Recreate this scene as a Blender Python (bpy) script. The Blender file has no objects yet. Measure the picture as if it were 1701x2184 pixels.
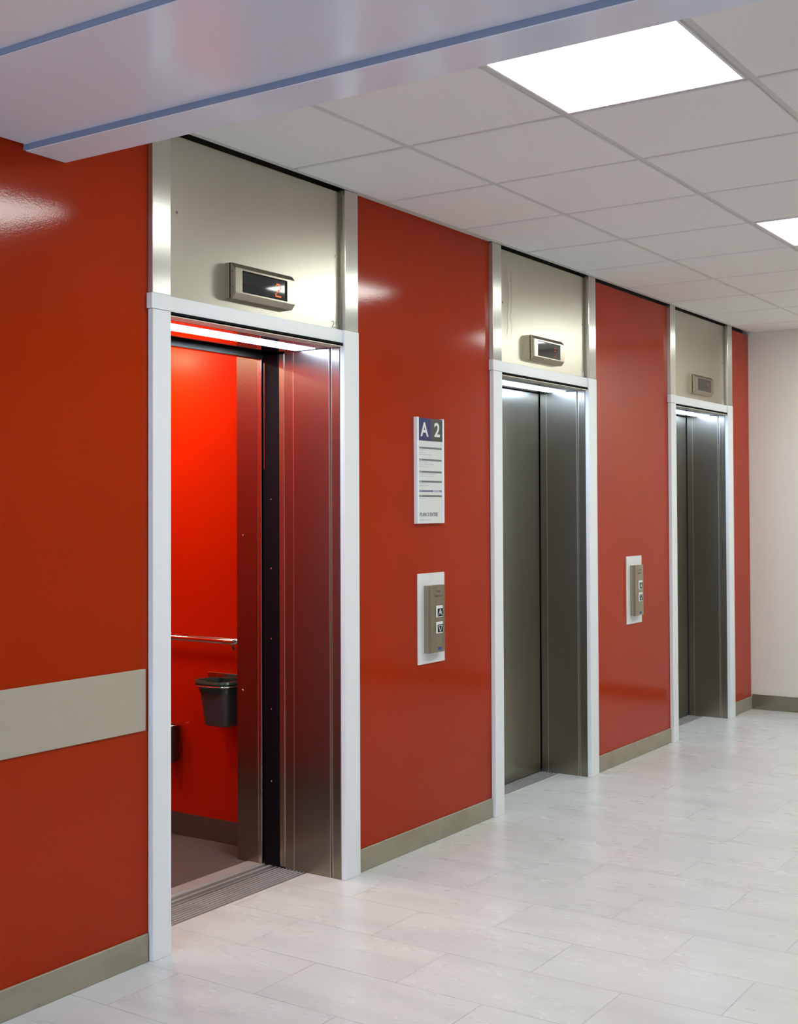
import bpy, bmesh, math, random
from mathutils import Vector, Matrix

random.seed(7)
S = 1.0585            # survey units -> metres
sc = bpy.context.scene
COL = sc.collection

# ------------------------------------------------------------------ materials
def new_mat(name):
    m = bpy.data.materials.new(name); m.use_nodes = True
    nt = m.node_tree
    return m, nt, nt.nodes['Principled BSDF']

def simple(name, col, rough=0.5, metal=0.0, spec=0.5, coat=0.0, emit=None, estr=0.0):
    m, nt, b = new_mat(name)
    b.inputs['Base Color'].default_value = (*col, 1)
    b.inputs['Roughness'].default_value = rough
    b.inputs['Metallic'].default_value = metal
    b.inputs['Specular IOR Level'].default_value = spec
    b.inputs['Coat Weight'].default_value = coat
    if emit:
        b.inputs['Emission Color'].default_value = (*emit, 1)
        b.inputs['Emission Strength'].default_value = estr
    return m

def tex_coord(nt, scale=(1, 1, 1), loc=(0, 0, 0), rot=(0, 0, 0)):
    tc = nt.nodes.new('ShaderNodeTexCoord'); mp = nt.nodes.new('ShaderNodeMapping')
    mp.inputs['Scale'].default_value = scale
    mp.inputs['Location'].default_value = loc
    mp.inputs['Rotation'].default_value = rot
    nt.links.new(tc.outputs['Object'], mp.inputs['Vector'])
    return mp.outputs['Vector']

def noise(nt, vec, scale, detail=4, rough=0.5):
    n = nt.nodes.new('ShaderNodeTexNoise')
    n.inputs['Scale'].default_value = scale; n.inputs['Detail'].default_value = detail
    n.inputs['Roughness'].default_value = rough
    nt.links.new(vec, n.inputs['Vector'])
    return n.outputs['Fac']

def ramp(nt, fac, p0, c0, p1, c1):
    r = nt.nodes.new('ShaderNodeValToRGB')
    r.color_ramp.elements[0].position = p0; r.color_ramp.elements[0].color = (*c0, 1)
    r.color_ramp.elements[1].position = p1; r.color_ramp.elements[1].color = (*c1, 1)
    nt.links.new(fac, r.inputs['Fac'])
    return r.outputs['Color']

def maprange(nt, fac, a, b, c, d):
    r = nt.nodes.new('ShaderNodeMapRange')
    for k, v in zip(('From Min', 'From Max', 'To Min', 'To Max'), (a, b, c, d)):
        r.inputs[k].default_value = v
    nt.links.new(fac, r.inputs['Value'])
    return r.outputs['Result']

def mixcol(nt, fac, a, b, mode='MIX'):
    m = nt.nodes.new('ShaderNodeMix'); m.data_type = 'RGBA'; m.blend_type = mode
    for v, s in ((fac, m.inputs[0]), (a, m.inputs[6]), (b, m.inputs[7])):
        if isinstance(v, (int, float)): s.default_value = v
        elif isinstance(v, tuple): s.default_value = (*v, 1)
        else: nt.links.new(v, s)
    return m.outputs[2]

def mathn(nt, op, a, b=0.0):
    m = nt.nodes.new('ShaderNodeMath'); m.operation = op
    for v, s in ((a, m.inputs[0]), (b, m.inputs[1])):
        if isinstance(v, (int, float)): s.default_value = v
        else: nt.links.new(v, s)
    return m.outputs[0]

def bump(nt, bsdf, h, strength, dist):
    b = nt.nodes.new('ShaderNodeBump')
    b.inputs['Strength'].default_value = strength; b.inputs['Distance'].default_value = dist
    nt.links.new(h, b.inputs['Height']); nt.links.new(b.outputs['Normal'], bsdf.inputs['Normal'])

def laminate(name, col, rough, bstr=0.06):
    m, nt, b = new_mat(name)
    v = tex_coord(nt)
    n = noise(nt, v, 1.6, 3)
    c = ramp(nt, n, 0.3, tuple(x * 0.93 for x in col), 0.7, tuple(min(1, x * 1.06) for x in col))
    nt.links.new(c, b.inputs['Base Color'])
    b.inputs['Roughness'].default_value = rough
    b.inputs['Specular IOR Level'].default_value = 0.17
    bump(nt, b, noise(nt, v, 200, 2), bstr, 0.001)
    return m

def steel(name, col, rough, aniso=0.75, grain=0.02, streaks=None):
    """brushed stainless steel, grain running up and down"""
    m, nt, b = new_mat(name)
    v = tex_coord(nt, (14, 14, 1.2))
    n = noise(nt, v, 1.0, 3)
    c = ramp(nt, n, 0.35, tuple(x * (1 - grain) for x in col), 0.65, tuple(min(1, x * (1 + grain)) for x in col))
    if streaks:
        tc = nt.nodes.new('ShaderNodeTexCoord'); sx = nt.nodes.new('ShaderNodeSeparateXYZ')
        nt.links.new(tc.outputs['Object'], sx.inputs[0])
        wob = noise(nt, tex_coord(nt, (2, 2, 9)), 1.0, 3)
        tot = None
        for (x0, w, z0, z1, st) in streaks:
            off = mathn(nt, 'ADD', sx.outputs['X'], mathn(nt, 'MULTIPLY', mathn(nt, 'SUBTRACT', wob, 0.5), 0.05))
            d = mathn(nt, 'ABSOLUTE', mathn(nt, 'SUBTRACT', off, x0))
            k = maprange(nt, d, w * 0.3, w, 1, 0)
            k = mathn(nt, 'MULTIPLY', k, maprange(nt, sx.outputs['Z'], z0, z0 + 0.06, 0, 1))
            k = mathn(nt, 'MULTIPLY', k, maprange(nt, sx.outputs['Z'], z1 - 0.06, z1, 1, 0))
            k = mathn(nt, 'MULTIPLY', k, st)
            tot = k if tot is None else mathn(nt, 'MAXIMUM', tot, k)
        c = mixcol(nt, tot, c, (0.17, 0.15, 0.11))
    nt.links.new(c, b.inputs['Base Color'])
    b.inputs['Metallic'].default_value = 1.0
    b.inputs['Roughness'].default_value = rough
    if aniso:
        b.inputs['Anisotropic'].default_value = aniso
        t = nt.nodes.new('ShaderNodeTangent'); t.direction_type = 'UV_MAP'; t.uv_map = 'UVMap'
        nt.links.new(t.outputs[0], b.inputs['Tangent'])
    return m

RED = laminate('red_laminate', (0.41, 0.027, 0.002), 0.09, 0.10)
CABRED = laminate('cabin_red_laminate', (0.58, 0.018, 0.001), 0.20, 0.05)
STEEL = steel('brushed_steel', (0.50, 0.47, 0.42), 0.24)
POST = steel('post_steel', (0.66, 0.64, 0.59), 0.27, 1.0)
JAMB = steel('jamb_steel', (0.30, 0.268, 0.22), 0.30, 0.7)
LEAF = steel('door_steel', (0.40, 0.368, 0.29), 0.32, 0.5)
TRANS = steel('transom_steel', (0.535, 0.50, 0.42), 0.325, 0.15, 0.012)
TRANS_ST = steel('stained_transom_steel', (0.535, 0.50, 0.42), 0.325, 0.15, 0.012,
                 streaks=[(0.155 * S, 0.030, 2.12 * S, 2.46 * S, 0.20), (0.175 * S, 0.010, 2.09 * S, 2.40 * S, 0.45),
                          (0.205 * S, 0.007, 2.15 * S, 2.44 * S, 0.45), (0.215 * S, 0.006, 2.10 * S, 2.22 * S, 0.5)])
HOUS = steel('housing_steel', (0.37, 0.325, 0.26), 0.25, 0.2)
BRASSY = steel('worn_steel', (0.40, 0.355, 0.27), 0.30, 0.3, 0.10)
SOFFIT = simple('polished_steel', (0.45, 0.44, 0.43), 0.09, 1.0)
EDGE = simple('bright_edge_steel', (0.75, 0.73, 0.68), 0.28, 1.0)
WHITE = simple('white_lacquer', (0.86, 0.87, 0.90), 0.32)
PLATE = simple('white_plastic_plate', (0.80, 0.80, 0.80), 0.35)
TILE = simple('ceiling_tile_white', (0.87, 0.865, 0.855), 0.9, spec=0.2)
GRID = simple('ceiling_grid_white', (0.66, 0.64, 0.60), 0.5)
GLOSSW = simple('glossy_white_panel', (0.80, 0.85, 0.95), 0.16, spec=0.5)
STEPBLUE = simple('cool_lit_blue_grey_edge', (0.22, 0.28, 0.40), 0.4)  # blue-grey tone partly carries the cool light falling from the left
PLASTER = simple('cream_plaster', (0.78, 0.75, 0.70), 0.85, spec=0.2)
BLACK = simple('black_rubber', (0.004, 0.004, 0.007), 0.55, spec=0.15)
DARK = simple('dark_void', (0.01, 0.01, 0.01), 0.9, spec=0.1)
CONC = simple('grey_shaft_wall', (0.10, 0.09, 0.08), 0.9)
TRIMB = simple('beige_metal_trim', (0.70, 0.65, 0.54), 0.4, 0.2)
GLASSB = simple('black_display_glass', (0.014, 0.014, 0.018), 0.04, spec=0.6)
LED = simple('orange_led', (0.5, 0.06, 0.01), 0.5, emit=(1.0, 0.16, 0.02), estr=1.1)
LEDDIM = simple('dim_orange_led', (0.2, 0.04, 0.02), 0.5, emit=(1.0, 0.15, 0.05), estr=0.16)
PANEL_L = simple('ceiling_light_diffuser', (0.9, 0.9, 0.9), 0.5, emit=(0.92, 1.0, 0.945), estr=27.0)
FILL_C = simple('cool_fill_diffuser', (0.9, 0.9, 0.9), 0.5, emit=(0.70, 0.86, 1.0), estr=28.0)  # glow of the fill panels added out of view
STRIP_L = simple('cool_strip_light', (0.9, 0.9, 0.9), 0.5, emit=(0.50, 0.68, 1.0), estr=20.0)
CAB_L = simple('cabin_lamp', (0.9, 0.9, 0.9), 0.5, emit=(1.0, 0.84, 0.60), estr=112.0)
FILLPANE = simple('cool_fill_pane', (0.5, 0.6, 0.8), 0.2, emit=(0.54, 0.76, 1.0), estr=8.0)  # glow of the added window, cool fill from the left
INK = simple('dark_ink', (0.10, 0.10, 0.11), 0.6)
INKL = simple('light_grey_ink', (0.52, 0.52, 0.52), 0.6)
BARG = simple('grey_bar_print', (0.16, 0.16, 0.17), 0.5)
BARB = simple('blue_grey_bar_print', (0.13, 0.17, 0.27), 0.5)
NAVY = simple('navy_blue_print', (0.008, 0.018, 0.12), 0.4)
CHAR = simple('charcoal_print', (0.055, 0.053, 0.050), 0.4)
PAPER = simple('white_sign_face', (0.74, 0.74, 0.735), 0.45)
BLUEST = simple('blue_sticker', (0.03, 0.08, 0.30), 0.5)
NUMG = simple('grey_number_print', (0.40, 0.41, 0.38), 0.6)
NUMW = simple('white_number_print', (0.85, 0.85, 0.82), 0.6)
BINP = simple('dark_grey_plastic', (0.055, 0.050, 0.055), 0.45)
BAG = simple('dark_green_bag_film', (0.020, 0.045, 0.032), 0.25)
PIPE = simple('dark_maroon_enamel', (0.06, 0.010, 0.014), 0.45)
CHROME = simple('chrome', (0.80, 0.80, 0.80), 0.12, 1.0)
CABFLOOR = None

def floor_material():
    m, nt, b = new_mat('marbled_vinyl_tile')
    tc = nt.nodes.new('ShaderNodeTexCoord'); sx = nt.nodes.new('ShaderNodeSeparateXYZ')
    nt.links.new(tc.outputs['Object'], sx.inputs[0])
    cb = nt.nodes.new('ShaderNodeCombineXYZ')
    # brick rows run along world Y; joints surveyed in the photograph
    u = mathn(nt, 'ADD', sx.outputs['Y'], (0.410 + 0.567 * 20) * S)
    v = mathn(nt, 'ADD', sx.outputs['X'], (-2.487 + 0.2815 * 40) * S)
    nt.links.new(u, cb.inputs[0]); nt.links.new(v, cb.inputs[1])
    br = nt.nodes.new('ShaderNodeTexBrick')
    br.offset = 0.5; br.offset_frequency = 2
    for k, val in (('Scale', 1.0), ('Mortar Size', 0.0022), ('Mortar Smooth', 0.3), ('Bias', 0.0),
                   ('Brick Width', 0.567 * S), ('Row Height', 0.2815 * S)):
        br.inputs[k].default_value = val
    br.inputs['Color1'].default_value = (0, 0, 0, 1); br.inputs['Color2'].default_value = (1, 1, 1, 1)
    br.inputs['Mortar'].default_value = (0.5, 0.5, 0.5, 1)
    nt.links.new(cb.outputs[0], br.inputs['Vector'])
    # marble clouding and streaks, shifted per tile
    sh = nt.nodes.new('ShaderNodeVectorMath'); sh.operation = 'MULTIPLY_ADD'
    nt.links.new(br.outputs['Color'], sh.inputs[0]); sh.inputs[1].default_value = (3.1, 7.7, 1.3)
    nt.links.new(tex_coord(nt, (2.2, 0.75, 1), rot=(0, 0, 0.25)), sh.inputs[2])
    n1 = noise(nt, sh.outputs[0], 2.6, 6, 0.62)
    sh2 = nt.nodes.new('ShaderNodeVectorMath'); sh2.operation = 'MULTIPLY_ADD'
    nt.links.new(br.outputs['Color'], sh2.inputs[0]); sh2.inputs[1].default_value = (5.3, 2.9, 4.1)
    nt.links.new(tex_coord(nt, (3.4, 0.9, 1), rot=(0, 0, 0.35)), sh2.inputs[2])
    n2 = noise(nt, sh2.outputs[0], 2.0, 5, 0.60)
    n4 = noise(nt, sh2.outputs[0], 5.5, 4, 0.60)
    n3 = noise(nt, tex_coord(nt, (0.35, 0.35, 1)), 1.0, 2)
    base = ramp(nt, n1, 0.25, (0.61, 0.61, 0.605), 0.72, (0.70, 0.70, 0.685))
    vein = maprange(nt, n2, 0.46, 0.82, 0, 0.55)
    thin = maprange(nt, mathn(nt, 'ABSOLUTE', mathn(nt, 'SUBTRACT', n4, 0.5)), 0.0, 0.045, 0.30, 0)
    thin = mathn(nt, 'MULTIPLY', thin, maprange(nt, n2, 0.45, 0.6, 0, 1))
    vein = mathn(nt, 'MAXIMUM', vein, thin)
    c = mixcol(nt, vein, base, (0.44, 0.435, 0.44))
    c = mixcol(nt, maprange(nt, n3, 0.4, 0.6, 0, 0.12), c, (0.66, 0.62, 0.55))
    c = mixcol(nt, mathn(nt, 'MULTIPLY', br.outputs['Fac'], 0.55), c, (0.32, 0.31, 0.31))
    nt.links.new(c, b.inputs['Base Color'])
    nt.links.new(maprange(nt, n1, 0.3, 0.7, 0.34, 0.24), b.inputs['Roughness'])
    b.inputs['Specular IOR Level'].default_value = 0.45
    bump(nt, b, noise(nt, tex_coord(nt), 26, 3), 0.05, 0.002)
    return m
FLOOR = floor_material()

def grime(name, col, dirt, rough, amount=0.5, metal=0.0, stretch=(3, 3, 7)):
    m, nt, b = new_mat(name)
    n = noise(nt, tex_coord(nt, stretch), 1.7, 7, 0.65)
    n2 = noise(nt, tex_coord(nt, (14, 14, 30)), 1.0, 4, 0.7)
    c = mixcol(nt, maprange(nt, n, 0.45, 0.75, 0, amount), col, dirt)
    c = mixcol(nt, maprange(nt, n2, 0.66, 0.74, 0, amount * 0.8), c, tuple(x * 0.6 for x in dirt))
    nt.links.new(c, b.inputs['Base Color'])
    b.inputs['Roughness'].default_value = rough; b.inputs['Metallic'].default_value = metal
    return m
SKIRT = grime('scuffed_grey_skirting', (0.35, 0.31, 0.23), (0.19, 0.16, 0.10), 0.45)
STRIPM = grime('beige_wall_guard', (0.47, 0.41, 0.315), (0.40, 0.34, 0.25), 0.40, 0.35)
CABFLOOR = grime('dark_cabin_flooring', (0.10, 0.078, 0.075), (0.16, 0.125, 0.12), 0.55, 0.5, 0, (20, 20, 20))
SILLM = grime('grooved_aluminium', (0.52, 0.51, 0.51), (0.30, 0.28, 0.27), 0.36, 0.4, 0.35)
CABSKIRT = steel('cabin_skirting_steel', (0.30, 0.26, 0.24), 0.34, 0.5)

# ------------------------------------------------------------------ mesh building
class MB:
    """collects shapes in survey units and links them as ONE mesh object"""
    def __init__(s): s.bm = bmesh.new()
    def box(s, x0, x1, y0, y1, z0, z1, bev=0.0, seg=2):
        t = bmesh.new()
        vs = [t.verts.new((x, y, z)) for x in (x0, x1) for y in (y0, y1) for z in (z0, z1)]
        for f in ((0, 1, 3, 2), (4, 6, 7, 5), (0, 4, 5, 1), (2, 3, 7, 6), (0, 2, 6, 4), (1, 5, 7, 3)):
            t.faces.new([vs[i] for i in f])
        bmesh.ops.recalc_face_normals(t, faces=t.faces)
        if bev: bmesh.ops.bevel(t, geom=list(t.edges), offset=bev, segments=seg, affect='EDGES', profile=0.5)
        return s.merge(t)
    def merge(s, t):
        me = bpy.data.meshes.new('tmp'); t.to_mesh(me); t.free()
        s.bm.from_mesh(me); bpy.data.meshes.remove(me)
        return s
    def prism(s, pts, axis, a, b):
        """closed outline (2-D) swept along an axis from a to b; outline given in the other two axes, in order"""
        t = bmesh.new()
        def P(p, w):
            if axis == 0: return (w, p[0], p[1])
            if axis == 1: return (p[0], w, p[1])
            return (p[0], p[1], w)
        A = [t.verts.new(P(p, a)) for p in pts]; B = [t.verts.new(P(p, b)) for p in pts]
        t.faces.new(A); t.faces.new(B[::-1])
        n = len(pts)
        for i in range(n): t.faces.new((A[i], B[i], B[(i + 1) % n], A[(i + 1) % n]))
        bmesh.ops.recalc_face_normals(t, faces=t.faces)
        return s.merge(t)
    def tube(s, path, r, n=14, closed=False):
        t = bmesh.new(); rings = []
        P = [Vector(p) for p in path]; m = len(P)
        for i, p in enumerate(P):
            if closed: d = P[(i + 1) % m] - P[i - 1]
            else: d = P[min(i + 1, m - 1)] - P[max(i - 1, 0)]
            d.normalize()
            a = d.orthogonal() if not rings else (last - d * last.dot(d))
            a.normalize(); last = a; b = d.cross(a)
            rings.append([t.verts.new(p + (a * math.cos(2 * math.pi * k / n) + b * math.sin(2 * math.pi * k / n)) * r) for k in range(n)])
        for i in range(m if closed else m - 1):
            A, B = rings[i], rings[(i + 1) % m]
            for k in range(n): t.faces.new((A[k], A[(k + 1) % n], B[(k + 1) % n], B[k]))
        if not closed: t.faces.new(rings[0][::-1]); t.faces.new(rings[-1])
        bmesh.ops.recalc_face_normals(t, faces=t.faces)
        return s.merge(t)
    def loft(s, rings, cap0=True, cap1=True):
        t = bmesh.new(); R = [[t.verts.new(p) for p in r] for r in rings]; n = len(R[0])
        for A, B in zip(R, R[1:]):
            for k in range(n): t.faces.new((A[k], A[(k + 1) % n], B[(k + 1) % n], B[k]))
        if cap0: t.faces.new(R[0][::-1])
        if cap1: t.faces.new(R[-1])
        bmesh.ops.recalc_face_normals(t, faces=t.faces)
        return s.merge(t)
    def disc(s, c, axis, r, h, n=20, dome=0.0):
        """short cylinder standing on c and pointing along -axis/+axis by h"""
        c = Vector(c); ax = Vector(axis).normalized(); a = ax.orthogonal().normalized(); b = ax.cross(a)
        ring = lambda rr, hh: [c + ax * hh + (a * math.cos(2 * math.pi * k / n) + b * math.sin(2 * math.pi * k / n)) * rr for k in range(n)]
        return s.loft([ring(r, 0), ring(r, h * 0.6), ring(r * 0.75, h)])
    def build(s, name, mat, parent=None, origin=(0, 0, 0), smooth=False, label=None):
        o = Vector(origin); bm = s.bm
        for v in bm.verts: v.co = (v.co - o) * S
        uv = bm.loops.layers.uv.new('UVMap')
        for f in bm.faces:
            n = f.normal; ax = max(range(3), key=lambda i: abs(n[i]))
            for l in f.loops:
                p = l.vert.co
                l[uv].uv = (p.y, p.z) if ax == 0 else (p.x, p.z) if ax == 1 else (p.x, p.y)
            f.smooth = smooth
        me = bpy.data.meshes.new(name); bm.to_mesh(me); bm.free()
        me.materials.append(mat)
        ob = bpy.data.objects.new(name, me); COL.objects.link(ob)
        if parent is not None:
            po = Vector(parent.get('_o', (0, 0, 0)))
            ob.parent = parent
            ob.location = (o - po) * S
        else: ob.location = o * S
        ob['_o'] = tuple(o)
        if smooth:
            ed = ob.modifiers.new('edge_split', 'EDGE_SPLIT'); ed.split_angle = math.radians(40)
        if label: ob['label'] = label
        return ob

def thing(name, label, cat, origin, group=None):
    e = bpy.data.objects.new(name, None); COL.objects.link(e)
    e.location = Vector(origin) * S; e.empty_display_size = 0.1
    e['_o'] = tuple(origin); e['label'] = label; e['category'] = cat
    if group: e['group'] = group
    return e

def struct(o): o['kind'] = 'structure'; return o

FONT = None
def text(name, body, x0, x1, z0, z1, y, mat, parent, depth=0.0006, origin=None, bold=0.0):
    """lettering standing on a wall plane (facing -Y) fitted to the given rectangle"""
    cu = bpy.data.curves.new('t', 'FONT'); cu.body = body; cu.extrude = 0.02; cu.resolution_u = 4; cu.offset = bold
    to = bpy.data.objects.new('t', cu); COL.objects.link(to)
    dg = bpy.context.evaluated_depsgraph_get(); me = to.evaluated_get(dg).to_mesh()
    V = [v.co.copy() for v in me.vertices]; F = [tuple(p.vertices) for p in me.polygons]
    to.evaluated_get(dg).to_mesh_clear()
    bpy.data.objects.remove(to); bpy.data.curves.remove(cu)
    xa, xb = min(v.x for v in V), max(v.x for v in V); ya, yb = min(v.y for v in V), max(v.y for v in V)
    mb = MB(); t = bmesh.new()
    vs = [t.verts.new((x0 + (v.x - xa) / (xb - xa) * (x1 - x0), y - depth * (0 if v.z < 0 else 1),
                       z0 + (v.y - ya) / (yb - ya) * (z1 - z0))) for v in V]
    for f in F:
        try: t.faces.new([vs[i] for i in f])
        except ValueError: pass
    bmesh.ops.recalc_face_normals(t, faces=t.faces)
    mb.merge(t)
    return mb.build(name, mat, parent, origin if origin else parent['_o'])

# ------------------------------------------------------------------ setting
XE = 7.222           # end wall
XW = -5.2            # far left end of the corridor (behind the camera)
YN = -3.42           # wall behind the camera
ZC = 2.52            # tile ceiling
ORG = [1.663, 3.7265, 5.786]          # outer left edge of the three entrances
IN0, IN1, OUT = 0.077, 0.966, 1.0565  # casing widths inside an entrance

mb = MB()
mb.box(XW, XE, YN, 0.03, -0.06, 0)
for o in ORG: mb.box(o + 0.02, o + OUT - 0.02, 0.03, 0.18, -0.06, 0)
struct(mb.build('floor', FLOOR))

# red lining wall with the lift openings; rough wall behind it
gaps = [(ORG[i], ORG[i] + OUT) for i in range(3)]
segs = [(XW, gaps[0][0] - 0.001, 2.519), (gaps[0][1] + 0.001, gaps[1][0] - 0.001, 2.5195),
        (gaps[1][1] + 0.001, gaps[2][0] - 0.001, 2.506), (gaps[2][1] + 0.001, XE - 0.004, 2.503)]
mb = MB()
for a, b, zt in segs: mb.box(a, b, 0.022, 0.04, 0.0, zt)
wl = struct(mb.build('wall_left', RED))
mb = MB()
for a, b, zt in segs: mb.box(a + 0.06, b - 0.06 if b < XE - 0.1 else XE, 0.06, 0.2, 0, 2.7)
for a, b in gaps: mb.box(a - 0.06, b + 0.06, 0.075, 0.2, 2.02, 2.7)
mb.build('shaft_wall', CONC, wl)
mb = MB()
for a, b, zt in segs: mb.box(a + (0 if a < 0 else 0.002), b - 0.004, 0.014, 0.0218, 0.0, 0.084, 0.002, 1)
struct(mb.build('baseboard_left', SKIRT))
# beige guard strip on the first red section
mb = MB(); mb.box(XW, ORG[0] - 0.013, 0.0165, 0.0218, 0.687, 0.871, 0.0015, 1)
struct(mb.build('trim_1', STRIPM))

mb = MB(); mb.box(XE, XE + 0.1, YN, 0.2, 0, 2.7)
struct(mb.build('wall_back', simple('cream_end_wall', (0.78, 0.73, 0.655), 0.8, spec=0.2)))
mb = MB(); mb.box(XE - 0.008, XE, YN, 0.0135, 0, 0.098, 0.002, 1)
struct(mb.build('baseboard_back', steel('back_skirting_steel', (0.33, 0.30, 0.22), 0.22, 0.6)))
mb = MB(); mb.box(XW - 0.1, XE + 0.1, YN - 0.1, YN, 0, 2.7)
struct(mb.build('wall_right', simple('grey_brown_wall', (0.34, 0.32, 0.29), 0.6)))
mb = MB()
mb.box(XW - 0.1, XW, YN, 0.2, 0, 0.8); mb.box(XW - 0.1, XW, YN, 0.2, 2.1, 2.7)
mb.box(XW - 0.1, XW, YN, -3.0, 0.8, 2.1); mb.box(XW - 0.1, XW, -0.4, 0.2, 0.8, 2.1)
struct(mb.build('wall_front', PLASTER))
mb = MB()
mb.box(XW - 0.06, XW, -3.0, -2.95, 0.8, 2.1); mb.box(XW - 0.06, XW, -0.45, -0.4, 0.8, 2.1)
mb.box(XW - 0.06, XW, -2.95, -0.45, 0.8, 0.85); mb.box(XW - 0.06, XW, -2.95, -0.45, 2.05, 2.1)
mb.box(XW - 0.06, XW, -1.725, -1.675, 0.85, 2.05)
w1 = struct(mb.build('fill_window', WHITE))  # unseen window, added to throw cool light from the left
mb = MB(); mb.box(XW - 0.05, XW - 0.04, -2.95, -1.725, 0.85, 2.05); mb.box(XW - 0.05, XW - 0.04, -1.675, -0.45, 0.85, 2.05)
mb.build('glow_pane', FILLPANE, w1)

# tile ceiling of the lift lobby
PX = 0.567; GX = 2.332; GY = -0.4775; HB = 0.0115
XB = 1.345            # bulkhead face
xl = [GX + PX * k for k in range(-2, 10)]
xl = [XB - 0.05] + [x for x in xl if XB < x < XE - 0.02] + [XE]
yl = [0.0] + [GY - PX * k for k in range(0, 20) if GY - PX * k > YN + 0.02] + [YN]
light_x = [GX - PX, GX + 3 * PX, GX + 7 * PX]
mb = MB()
for i in range(len(xl) - 1):
    for j in range(len(yl) - 1):
        x0, x1, y1, y0 = xl[i], xl[i + 1], yl[j], yl[j + 1]
        if j == 2 and any(abs(x0 - a) < 0.01 for a in light_x): continue
        if j == 2 and x0 < XB and abs(x1 - light_x[0]) < 0.01: pass
        ya = y0 + (HB if j < len(yl) - 2 else 0); yb = y1 - (HB if j > 0 else 0.006)
        xa = x0 + (HB if i > 0 else 0); xb = x1 - (HB if i < len(xl) - 2 else 0)
        mb.box(xa, xb, ya, yb, ZC, ZC + 0.012, 0.0022, 1)
ceil = struct(mb.build('ceiling', TILE))
mb = MB(); mb.box(XB - 0.1, XE, YN, 0.004, ZC + 0.0065, ZC + 0.03)
mb.build('ceiling_grid', GRID, ceil)
# white edge angle along the red wall
mb = MB(); mb.box(XB, XE, -0.012, 0.006, ZC - 0.0015, ZC + 0.008)
mb.box(2.72, 3.7265, 0.006, 0.0235, ZC - 0.0004, ZC + 0.008); mb.box(XB, 1.664, 0.006, 0.0235, ZC - 0.0004, ZC + 0.008)
struct(mb.build('trim_2', GRID))
# upper slab closing the void
mb = MB(); mb.box(XW - 0.1, XE + 0.1, YN - 0.1, 0.2, 2.7, 2.75)
mb.build('slab', DARK, ceil)

# lowered panel ceiling and beam on the camera's side
mb = MB(); mb.box(1.203, XB, YN, 0.0215, 2.32, 2.7, 0.003, 1)
beam = struct(mb.build('trim_3', GLOSSW))
mb = MB(); mb.box(1.1985, 1.2025, YN, 0.0215, 2.3215, 2.36)
mb.build('edge_strip', STEPBLUE, beam)
mb = MB(); mb.box(0.735, 1.198, YN, 0.012, 2.336, 2.38)
lc = struct(mb.build('ceiling', GLOSSW))
mb = MB(); mb.box(0.7305, 0.7345, YN, 0.012, 2.3375, 2.38)
mb.build('edge_strip', STEPBLUE, lc)
mb = MB()
for a, b in ((-0.2, 0.730), (-1.14, -0.204), (-2.08, -1.144), (-3.02, -2.084), (-3.96, -3.024), (XW, -3.964)):
    mb.box(a, b, YN, 0.012, 2.350, 2.38)
mb.build('ceiling_panel', simple('white_metal_panel', (0.84, 0.86, 0.90), 0.35), lc)

def ceiling_light(x0, y0, w, z, mat, label, group):
    t = thing('ceiling_light', label, 'light', (x0 + w / 2, y0 - w / 2, z), group)
    m = MB(); e = HB + 0.002
    a, b, c, d = x0 + e, x0 + w - e, y0 - w + e, y0 - e
    for q in ((a, a + .008, c, d), (b - .008, b, c, d), (a + .008, b - .008, c, c + .008), (a + .008, b - .008, d - .008, d)):
        m.box(*q, z - 0.001, z + 0.012)
    m.build('frame', WHITE, t, t['_o'])
    m = MB(); m.box(a + .008, b - .008, c + .008, d - .008, z, z + 0.006)
    m.build('diffuser', mat, t, t['_o'])
    return t
yL = GY - PX
ceiling_light(light_x[0], yL, PX, ZC, PANEL_L, 'square glowing ceiling panel nearest the white beam, above the open elevator', 'square ceiling panel lights')
ceiling_light(light_x[1], yL, PX, ZC, PANEL_L, 'square glowing ceiling panel at the right edge of the photo', 'square ceiling panel lights')
ceiling_light(light_x[2], yL, PX, ZC, PANEL_L, 'square glowing ceiling panel beside the far cream wall', 'square ceiling panel lights')
ceiling_light(-1.35, -0.75, PX, 2.349, FILL_C, 'added cool fill panel in the lowered ceiling, out of view, nearer the lift lobby', 'unseen cool fill panels')  # added out of view to brighten the lowered ceiling
ceiling_light(-3.6, -1.6, PX, 2.349, FILL_C, 'added cool fill panel in the lowered ceiling, out of view, nearer the added window', 'unseen cool fill panels')  # second unseen fill panel, added for more cool light

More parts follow.
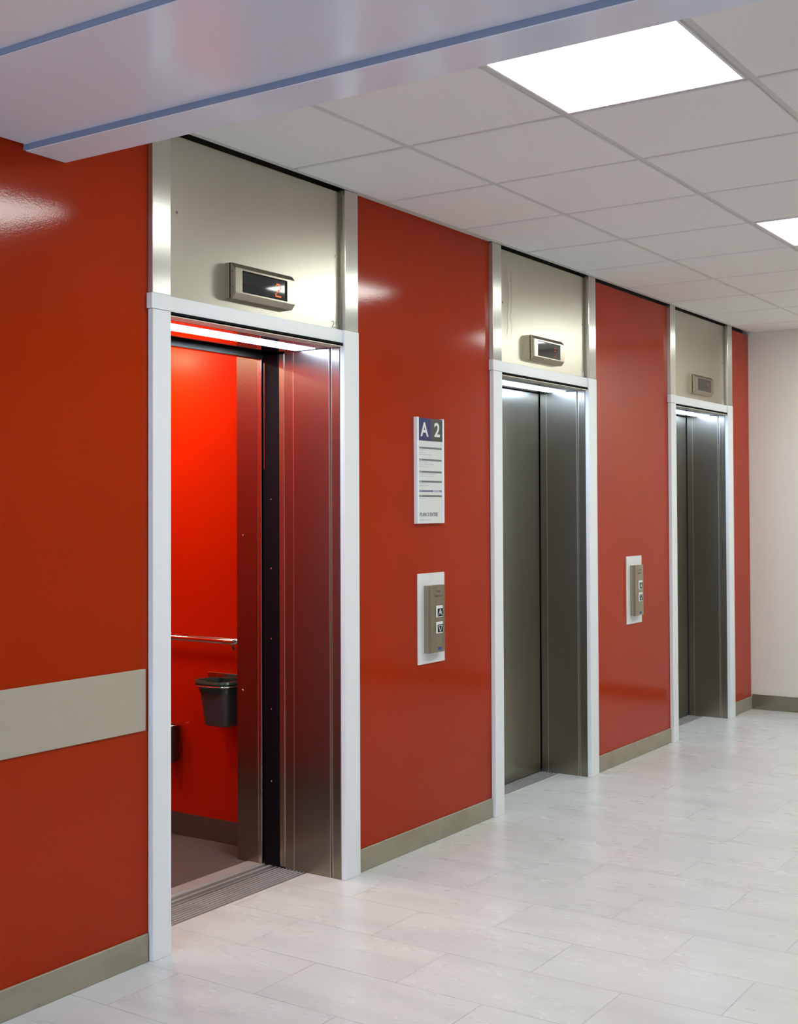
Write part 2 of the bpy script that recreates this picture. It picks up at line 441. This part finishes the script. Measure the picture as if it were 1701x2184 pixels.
# ------------------------------------------------------------------ elevator entrances
def entrance(k, label, is_open, number, nmat, tmat):
    X = ORG[k]; o = (X, 0, 0)
    t = thing('elevator_entrance', label, 'elevator door', o, 'steel elevator entrances with white casings')
    B = lambda name, m, mat, smooth=False, lab=None, par=None: m.build(name, mat, par or t, o, smooth, lab)
    # white casing on the three sides
    m = MB(); m.box(X, X + IN0, 0.0, 0.0215, 0, 1.9515, 0.0015, 1); B('casing', m, WHITE)
    m = MB(); m.box(X + IN1, X + OUT, 0.0, 0.0215, 0, 2.0, 0.0015, 1); B('casing', m, WHITE)
    m = MB(); m.box(X - 0.006, X + IN0, -0.002, 0.0215, 1.9525, 2.0, 0.0015, 1)
    m.box(X + IN0, X + IN1 - 0.0005, 0.009, 0.03, 1.9525, 2.0, 0.001, 1)
    B('header', m, WHITE)
    # polished posts above the casing
    for a, b in ((0.001, IN0 + 0.001), (0.975, OUT - 0.001)):
        m = MB(); m.box(X + a, X + b, 0.002, 0.052, 2.0005, 2.5165, 0.0012, 1); B('post', m, POST)
    m = MB(); m.box(X + 0.9665, X + 0.9745, 0.016, 0.05, 2.0005, 2.512); B('post_return', m, JAMB)
    # panel over the door
    m = MB(); m.box(X + IN0 + 0.0015, X + 0.966, 0.025, 0.029, 2.0005, 2.508)
    tp = B('transom_panel', m, tmat)
    for sx, sz in ((0.127, 2.269), (0.945, 2.268)):
        m = MB(); m.disc((X + sx, 0.025, sz), (0, -1, 0), 0.0048, 0.0022, 14); B('screw', m, HOUS, par=tp)
    text('number', number, X + 0.921, X + 0.9605, 2.006, 2.031, 0.025, nmat, tp, 0.0006, o)
    # jambs, right one seen, left one the same
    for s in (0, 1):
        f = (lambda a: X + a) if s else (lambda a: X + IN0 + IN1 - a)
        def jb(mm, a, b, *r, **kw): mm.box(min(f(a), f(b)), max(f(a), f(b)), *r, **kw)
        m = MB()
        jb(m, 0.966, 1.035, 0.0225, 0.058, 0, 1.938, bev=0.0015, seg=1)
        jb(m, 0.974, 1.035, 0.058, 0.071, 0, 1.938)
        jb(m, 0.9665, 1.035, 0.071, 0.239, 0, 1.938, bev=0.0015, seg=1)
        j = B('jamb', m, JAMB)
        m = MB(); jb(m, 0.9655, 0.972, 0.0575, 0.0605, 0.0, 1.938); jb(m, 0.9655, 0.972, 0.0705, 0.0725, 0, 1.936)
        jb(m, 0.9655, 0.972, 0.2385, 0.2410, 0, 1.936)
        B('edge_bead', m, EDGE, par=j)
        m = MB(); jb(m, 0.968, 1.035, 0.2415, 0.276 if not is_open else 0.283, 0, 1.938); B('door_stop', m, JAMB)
    # soffit with its strip light
    m = MB(); m.box(X + IN0, X + IN1, 0.006, 0.024, 1.941, 1.952); B('header_shade_strip', m, DARK)  # dark strip puts the shadow under the header into colour
    m = MB(); m.box(X + IN0, X + IN1, 0.006, 0.062, 1.9382, 1.945); B('soffit_trim', m, TRIMB)
    m = MB(); m.box(X + IN0, X + IN1, 0.066, 0.312, 1.9382, 1.96); B('soffit', m, SOFFIT)
    m = MB(); m.box(X + 0.12, X + 0.945, 0.118, 0.213, 1.9365, 1.9381, 0.0006, 1); B('strip_light', m, STRIP_L)
    # doors
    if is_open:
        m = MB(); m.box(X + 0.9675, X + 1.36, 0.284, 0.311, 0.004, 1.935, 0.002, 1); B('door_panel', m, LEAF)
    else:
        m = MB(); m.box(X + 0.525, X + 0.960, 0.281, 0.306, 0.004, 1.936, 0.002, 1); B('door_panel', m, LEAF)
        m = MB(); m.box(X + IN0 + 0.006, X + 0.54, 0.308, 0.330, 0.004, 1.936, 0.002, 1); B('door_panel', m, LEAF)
        m = MB(); m.box(X + 0.959, X + 1.02, 0.3065, 0.312, 0, 1.94); m.box(X + 0.03, X + 1.02, 0.332, 0.34, 0, 1.97); B('door_seal', m, BLACK)
    # ribbed sill
    pts = [(0.313, -0.03), (0.313, -0.001)]
    y = 0.313; nr = 8; w = (0.313 - 0.184) / nr
    for i in range(nr):
        pts += [(y - w * 0.15, 0.0008), (y - w * 0.60, 0.0008), (y - w * 0.62, -0.007), (y - w * 0.98, -0.007)]
        y -= w
    pts += [(0.1845, 0.001), (0.1835, 0.001), (0.1835, -0.03)]
    m = MB(); m.prism(pts, 0, X + IN0 - 0.03, X + IN1 - 0.0005); sl = B('sill', m, SILLM)
    m = MB(); m.box(X + IN0, X + IN1 - 0.0005, 0.1802, 0.1832, -0.02, 0.0014); B('sill_nosing', m, EDGE, par=sl)
    return t

e1 = entrance(0, 'open elevator doorway with white casing, nearest the camera, red cabin showing', True, '25', NUMG, TRANS)
e2 = entrance(1, 'closed steel elevator doors in white casing, middle one, between the two call panels', False, '24', NUMW, TRANS_ST)
e3 = entrance(2, 'closed steel elevator doors in white casing, farthest one, next to the cream end wall', False, '23', NUMW, TRANS)

# ------------------------------------------------------------------ red cabin behind the open doorway
X = ORG[0]; co = (X, 0.39, 0)
CX0, CX1, CY1, CZ = 1.60, 2.775, 1.86, 2.12
car = thing('elevator_car', 'red elevator cabin seen through the open doorway', 'elevator cabin', co)
C = lambda name, m, mat, smooth=False, par=None, lab=None: m.build(name, mat, par or car, co, smooth, lab)
m = MB(); m.box(CX1, CX1 + 0.03, 0.52, CY1, 0.0, CZ + .06); C('side_wall', m, CABRED)
m = MB(); m.box(CX0 - 0.03, CX0, 0.52, CY1, 0.0, CZ + .06); C('side_wall', m, CABRED)
m = MB(); m.box(CX0 - .03, CX1 + .03, CY1, CY1 + 0.03, 0.0, CZ + .06); C('rear_wall', m, CABRED)
m = MB(); m.box(CX0 - .03, CX1 + .03, 0.468, CY1, -0.03, 0.0005); C('cabin_floor', m, CABFLOOR)
m = MB(); m.box(CX0 - .03, CX1 + .03, 0.40, CY1 + .03, CZ + .0, CZ + 0.06); C('cabin_ceiling', m, simple('cabin_ceiling_grey', (0.25, 0.24, 0.22), 0.5))
for (a, b) in ((2.628, 2.800), (1.575, 1.742)):
    m = MB(); m.box(a, b, 0.412, 0.520, 0.0006, CZ, 0.002, 1)
    p = C('front_return', m, JAMB)
    if a > 2:
        m = MB(); m.box(2.6265, 2.632, 0.394, 0.4115, 0, 1.93, .001, 1); C('edge_bead', m, STEEL, par=p)
        for z in (1.829, 1.246, 0.651):
            m = MB(); m.disc((2.628, 0.490, z), (-1, 0, 0), 0.0042, 0.002, 12); C('screw', m, CHROME, par=p)
# black safety edge of the car door, with its screws
m = MB(); m.box(2.633, 2.70, 0.316, 0.392, 0.0, 1.935, 0.003, 1)
se = C('safety_edge', m, BLACK)
m = MB(); m.box(2.6315, 2.6335, 0.382, 0.3855, 1.50, 1.905); C('sensor_strip', m, STEEL, par=se)
for z in (1.384, 1.122, 0.856, 0.590, 0.318):
    m = MB(); m.disc((2.633, 0.352, z), (-1, 0, 0), 0.0032, 0.002, 12); C('screw', m, CHROME, par=se)
m = MB(); m.box(CX0, 2.70, 0.392, 0.42, 1.9195, 2.12, 0.002, 1); C('door_lintel', m, JAMB)
pts = [(0.467, -0.04), (0.467, 0.0015), (0.408, 0.0015), (0.405, -0.002), (0.399, -0.002), (0.396, 0.001), (0.386, 0.001),
       (0.384, -0.03), (0.368, -0.03), (0.364, 0.001), (0.352, 0.001), (0.352, -0.034), (0.333, -0.034), (0.331, 0.000), (0.326, 0.0), (0.326, -0.04)]
m = MB(); m.prism(pts, 0, CX0, 2.68); C('car_sill', m, SILLM)
m = MB(); m.box(CX1 - 0.006, CX1, 0.521, CY1, 0.001, 0.092); m.box(CX0, CX1, CY1 - 0.006, CY1, 0.001, 0.092); m.box(CX0, CX0 + .006, 0.521, CY1, 0.001, 0.092)
C('cabin_skirting', m, CABSKIRT)
for (lx, ly, lr) in ((2.53, 0.98, .09), (1.95, 1.73, .075), (1.73, 0.98, .065)):
    m = MB(); m.disc((lx, ly, CZ), (0, 0, -1), lr * 1.2, 0.006, 32); lp = C('ceiling_spotlight', m, WHITE, True)
    m = MB(); m.disc((lx, ly, CZ - 0.006), (0, 0, -1), lr, 0.003, 32); C('lens', m, CAB_L, True, par=lp)
m = MB(); m.tube([(2.768, 0.600, 0.822), (2.735, 0.604, 0.822), (2.720, 0.620, 0.822), (2.72, 1.2, 0.822), (2.72, 1.76, 0.822), (2.735, 1.79, 0.822), (2.768, 1.795, 0.822)], 0.0125, 16)
hr = C('handrail', m, CHROME, True)
for y in (0.63, 1.2, 1.74):
    m = MB(); m.tube([(2.72, y, 0.818), (2.735, y, 0.790), (2.7745, y, 0.785)], 0.006, 10); C('bracket', m, CHROME, True, par=hr)

# waste bin on the cabin wall
def rr(cx, cy, hx, hy, z, n=40, e=4.0):
    out = []
    for k in range(n):
        a = 2 * math.pi * k / n; c, s_ = math.cos(a), math.sin(a)
        out.append((cx + hx * math.copysign(abs(c) ** (2 / e), c), cy + hy * math.copysign(abs(s_) ** (2 / e), s_), z))
    return out
bo = (2.70, 0.665, 0.49)
wb = thing('waste_bin', 'dark grey waste bin with green bag hung on the red cabin wall', 'bin', bo)
m = MB()
m.loft([rr(2.706, .662, .046, .055, .490), rr(2.706, .662, .054, .062, .4945), rr(2.700, .662, .062, .074, .60), rr(2.697, .662, .066, .080, .655),
        rr(2.697, .662, .061, .075, .655), rr(2.702, .662, .050, .058, .50)])
m.build('bucket', BINP, wb, bo, True)
m = MB()
def wob(r, amp, z_amp=0):
    return [(p[0] + random.uniform(-amp, amp), p[1] + random.uniform(-amp, amp), p[2] + random.uniform(-z_amp, z_amp)) for p in r]
m.loft([wob(rr(2.697, .662, .066, .082, .622, 40, 3), .0012, .005), wob(rr(2.694, .664, .068, .086, .640, 40, 3), .0015), rr(2.690, .668, .078, .098, .655, 40, 2.3), rr(2.690, .668, .082, .103, .663, 40, 2.2),
        wob(rr(2.690, .668, .078, .098, .671, 40, 2.2), .001, .001), wob(rr(2.692, .668, .064, .082, .670, 40, 2.3), .002, .003), wob(rr(2.697, .664, .055, .066, .640, 40, 3), .004, .004), wob(rr(2.70, .662, .048, .055, .56, 40, 3), .004)],
       cap0=False)
m.build('bag_liner', BAG, wb, bo, True)
m = MB(); m.tube(rr(2.690, .668, .081, .102, .6525, 48, 2.3), 0.003, 8, closed=True); m.build('hoop', CHROME, wb, bo, True)
m = MB(); m.box(2.768, 2.7745, .60, .80, .640, .685, .001, 1); m.build('bracket', STEEL, wb, bo)
# dark cylinder fixed to the wall further in
po = (2.735, 0.983, 0.307)
ch = thing('ashtray_tube', 'narrow dark tube with shiny top on the cabin wall beside the white casing', 'wall tube', po)
m = MB(); cyl = lambda r, z: [(2.735 + r * math.cos(2 * math.pi * k / 24), .983 + r * math.sin(2 * math.pi * k / 24), z) for k in range(24)]
m.loft([cyl(.032, .307), cyl(.036, .311), cyl(.037, .452), cyl(.031, .452), cyl(.030, .40)]); m.build('body', PIPE, ch, po, True)
m = MB(); m.tube(cyl(.035, .457), 0.0045, 8, closed=True); m.build('rim', CHROME, ch, po, True)

# ------------------------------------------------------------------ floor indicators
FONT5 = {'2': ['01110', '10001', '00001', '00110', '01000', '10000', '11111'],
         '5': ['11111', '10000', '11110', '00001', '00001', '10001', '01110'],
         '1': ['00100', '01100', '00100', '00100', '00100', '00100', '01110']}
def indicator(k, label, digit, dmat):
    X = ORG[k]; o = (X + 0.52, 0.025, 2.093)
    t = thing('floor_indicator', label, 'indicator', o, 'floor indicator boxes above the elevator doors')
    a, b = X + 0.350, X + 0.660; z0, z1 = 2.031, 2.148; yb, yf = 0.0248, -0.016
    prof = [(yb, z0), (yf + 0.017, z0), (yf + .0135, z0 + .0015), (yf + .001, z0 + .0165), (yf, z0 + 0.018),
            (yf, z1 - 0.018), (yf + .001, z1 - .0165), (yf + .0135, z1 - .0015), (yf + 0.017, z1), (yb, z1)]
    sx0, sx1, sz0, sz1 = X + 0.3875, X + 0.6185, 2.0535, 2.1245
    mid = [(y, z) for y, z in prof]
    m = MB()
    # front housing: four pieces around the window
    m.prism(mid, 0, a + 0.004, sx0); m.prism(mid, 0, sx1, b)
    lo = prof[:5] + [(yf, sz0), (yb, sz0)]
    hi = [(yb, sz1), (yf, sz1)] + prof[5:]
    m.prism(lo, 0, sx0, sx1); m.prism(hi, 0, sx0, sx1)
    h = m.build('housing', HOUS, t, o)
    # dark end faces
    small = [(y + 0.0015 if y < yb else y, z0 + (z - z0) * .985 + .0009) for y, z in prof]
    for ea, eb in ((a + 0.0005, a + 0.0038), (b + .0002, b + .003)):
        m = MB(); m.prism(small, 0, ea, eb); m.build('end_cap', BRASSY, t, o)
    m = MB(); m.box(a - 0.0001, a + 0.0004, 0.0030, 0.0068, z0 + .0012, z1 - .0012); m.build('slot', BLACK, t, o)
    for z in (2.068, 2.118):
        m = MB(); m.disc((a + .0005, -0.005, z), (-1, 0, 0), 0.0022, 0.0008, 10); m.build('screw', INK, t, o)
    m = MB(); m.box(sx0, sx1, -0.010, 0.02, sz0, sz1); d = m.build('display', GLASSB, t, o)
    m = MB()
    gx, gz = X + 0.562, 2.1115; px, pz = 0.0062, 0.0068
    for r, row in enumerate(FONT5[digit]):
        for c, v in enumerate(row):
            if v == '1': m.box(gx + c * px, gx + c * px + px * .8, -0.0107, -0.010, gz - (r + 1) * pz, gz - (r + 1) * pz + pz * .7)
    m.build('digit', dmat, d, o)
indicator(0, 'floor indicator with lit orange digit above the open elevator', '2', LED)
indicator(1, 'floor indicator above the middle elevator, light reflecting in the glass, dim digit', '5', LEDDIM)
indicator(2, 'floor indicator with faint digit above the farthest elevator', '5', LEDDIM)

# ------------------------------------------------------------------ directory sign
so = (3.218, 0.0218, 1.287)
sg = thing('directory_sign', 'tall white directory sign with blue A and grey 2 on the red wall', 'sign', so)
G = lambda name, m, mat, par=None, lab=None: m.build(name, mat, par or sg, so, False, lab)
m = MB(); m.box(3.1215, 3.3165, 0.0075, 0.0218, 1.287, 1.708); G('sign_face', m, PAPER)
m = MB(); m.box(3.118, 3.1305, 0.003, 0.0218, 1.2865, 1.7125, .002, 2); m.box(3.309, 3.320, 0.003, 0.0218, 1.2865, 1.7125, .002, 2); G('side_rail', m, WHITE)
m = MB(); m.box(3.131, 3.2195, 0.0055, 0.0075, 1.6195, 1.7095); p = G('letter_tile', m, NAVY, lab='blue tile with white A')
text('letter', 'A', 3.1445, 3.203, 1.6355, 1.6930, 0.0055, PLATE, p, .0006, so, 0.022)
m = MB(); m.box(3.2197, 3.3088, 0.0055, 0.0075, 1.6195, 1.7095); p = G('number_tile', m, CHAR, lab='grey tile with white 2')
text('letter', '2', 3.2465, 3.2895, 1.6375, 1.6950, 0.0055, PLATE, p, .0006, so, 0.022)
def words(x0, x1, z, h, y, mat, name, par, o, seed):
    rnd = random.Random(seed); mm = MB(); x = x0
    while x < x1 - 0.003:
        w = min(rnd.choice((.003, .004, .0025, .0035)), x1 - x)
        mm.box(x, x + w, y - 0.0003, y, z - h / 2 * rnd.choice((1, 1, 1.5)), z + h / 2 * rnd.choice((1, 1, 1.6)))
        x += w + (.0012 if rnd.random() < .8 else .004)
    return mm.build(name, mat, par, o)
bars = [(1.590, BARG), (1.542, BARG), (1.494, BARG), (1.455, BARG), (1.417, BARB), (1.397, BARG)]
for i, (z, mt) in enumerate(bars):
    m = MB(); m.box(3.134, 3.305, 0.0071, 0.0075, z - .0038, z + .0038); b = G('level_bar', m, mt)
    words(3.137, 3.159, z, .0028, 0.0071, INKL, 'bar_text', b, so, i)
    if i == 4: words(3.241, 3.296, z, .0036, 0.0071, PAPER, 'bar_text', b, so, 40)
for i, (z, x1) in enumerate(((1.581, 3.189), (1.571, 3.183), (1.5625, 3.233), (1.533, 3.199), (1.524, 3.240), (1.5145, 3.206),
                             (1.4855, 3.27), (1.4765, 3.244), (1.4465, 3.198), (1.438, 3.21), (1.388, 3.189), (1.3005, 3.217))):
    words(3.137, x1, z, .0022, 0.0075, INKL, 'text_line', sg, so, 100 + i)
text('lettering', 'PLAN 2 ENTRÉ', 3.141, 3.275, 1.3155, 1.3345, 0.0075, INK, sg, .0006, so, 0.008)

# ------------------------------------------------------------------ call panels
def call_panel(cx, label):
    o = (cx, 0.0218, 0.723)
    t = thing('call_panel', label, 'call panel', o, 'elevator call panels on the red wall')
    K = lambda name, m, mat, par=None: m.build(name, mat, par or t, o)
    m = MB(); m.box(cx - 0.099, cx + 0.099, 0.0165, 0.0220, 0.723, 1.086, .0006, 1); K('backing_plate', m, PLATE)
    yf = -0.0105
    prof = [(cx - .0575, .0163), (cx - .0575, yf + .001), (cx - .0555, yf - .001), (cx - .040, yf - .0005), (cx - .037, yf), (cx + .037, yf), (cx + .040, yf - .0005), (cx + .0555, yf - .001), (cx + .0575, yf + .001), (cx + .0575, .0163)]
    m = MB(); m.prism(prof, 2, 0.767, 1.037); h = K('housing', m, BRASSY)
    words(cx - .004, cx + .026, 1.012, .0055, yf, INK, 'text_line', h, o, 11)
    words(cx - .018, cx + .040, .993, .0055, yf, INK, 'text_line', h, o, 12)
    for zc, up in ((.931, 1), (.866, -1)):
        m = MB(); m.box(cx - .013, cx + .036, yf - .005, yf, zc - .0235, zc + .0235, .002, 1); bt = K('button', m, PLATE)
        m = MB(); m.box(cx - .005, cx + .0325, yf - .0056, yf - .005, zc - .019, zc + .012); f = K('button_face', m, BLACK, bt)
        y = yf - .0064
        zt, zb = (zc + .009, zc - .016) if up > 0 else (zc - .016, zc + .009)
        m = MB()
        for s in (-1, 1):
            xc = cx + .0138
            q = [(xc, zt), (xc + s * .0030, zt), (xc + s * .0145, zb), (xc + s * .0115, zb)]
            m.prism(q, 1, y, y + .0007)
        if up > 0: m.prism([(cx + .0100, zc - .006), (cx + .0145, zc + .003), (cx + .0195, zc - .010), (cx + .0165, zc - .014), (cx + .0135, zc - .004), (cx + .0125, zc - .008)], 1, y, y + .0007)
        else: m.prism([(cx - .0005, zb - .0018), (cx + .0285, zb - .0018), (cx + .0285, zb), (cx - .0005, zb)], 1, y, y + .0007)
        K('arrow', m, PLATE, f)
        m = MB(); m.disc((cx - .004, yf - .005, zc + .0175), (0, -1, 0), .0012, .0005, 8); K('button_dot', m, INK, bt)
    m = MB(); m.box(cx + .004, cx + .029, yf - .0004, yf, .7745, .787); K('sticker', m, BLUEST, h)
    return t
call_panel(3.2385, 'call panel with two arrow buttons under the directory sign')
call_panel(5.279, 'call panel with two arrow buttons, between the middle and farthest elevators')

# ------------------------------------------------------------------ world and camera
w = bpy.data.worlds.new('World'); sc.world = w; w.use_nodes = True
bg = w.node_tree.nodes['Background']; bg.inputs[0].default_value = (0.5, 0.6, 0.8, 1); bg.inputs[1].default_value = 0.02

yaw, pitch, roll = 0.98114481850396, 0.019175799379689235, -0.004189857334054374
F = Vector((math.sin(yaw) * math.cos(pitch), math.cos(yaw) * math.cos(pitch), math.sin(pitch)))
Rt = Vector((math.cos(yaw), -math.sin(yaw), 0)); U = Rt.cross(F)
r2 = Rt * math.cos(roll) + U * math.sin(roll); u2 = -Rt * math.sin(roll) + U * math.cos(roll)
cd = bpy.data.cameras.new('Camera'); cam = bpy.data.objects.new('Camera', cd); COL.objects.link(cam)
M = Matrix((r2, u2, -F)).transposed().to_4x4()
M.translation = Vector((-1.0239781056560895, -2.6990990909619152, 1.3447974800489642)) * S
cam.matrix_world = M
cd.sensor_fit = 'AUTO'; cd.sensor_width = 36.0
cd.lens = 2657.863240413381 / 2184 * 36.0
cd.shift_x = -8.790636259622907 / 2184; cd.shift_y = -57.18161332831228 / 2184
cd.clip_start = 0.05; cd.clip_end = 60
sc.camera = cam

for ob in bpy.data.objects:
    if '_o' in ob.keys(): del ob['_o']

sc.view_settings.view_transform = 'Standard'; sc.view_settings.look = 'None'
sc.view_settings.exposure = 0.1; sc.view_settings.gamma = 1.0
sc.view_settings.use_curve_mapping = False
sc.cycles.max_bounces = 10; sc.cycles.diffuse_bounces = 6; sc.cycles.glossy_bounces = 6
sc.cycles.sample_clamp_indirect = 8.0
sc.cycles.use_denoising = True
sc.cycles.denoising_input_passes = 'RGB_ALBEDO_NORMAL'; sc.cycles.denoising_prefilter = 'ACCURATE'
sc.cycles.use_adaptive_sampling = False
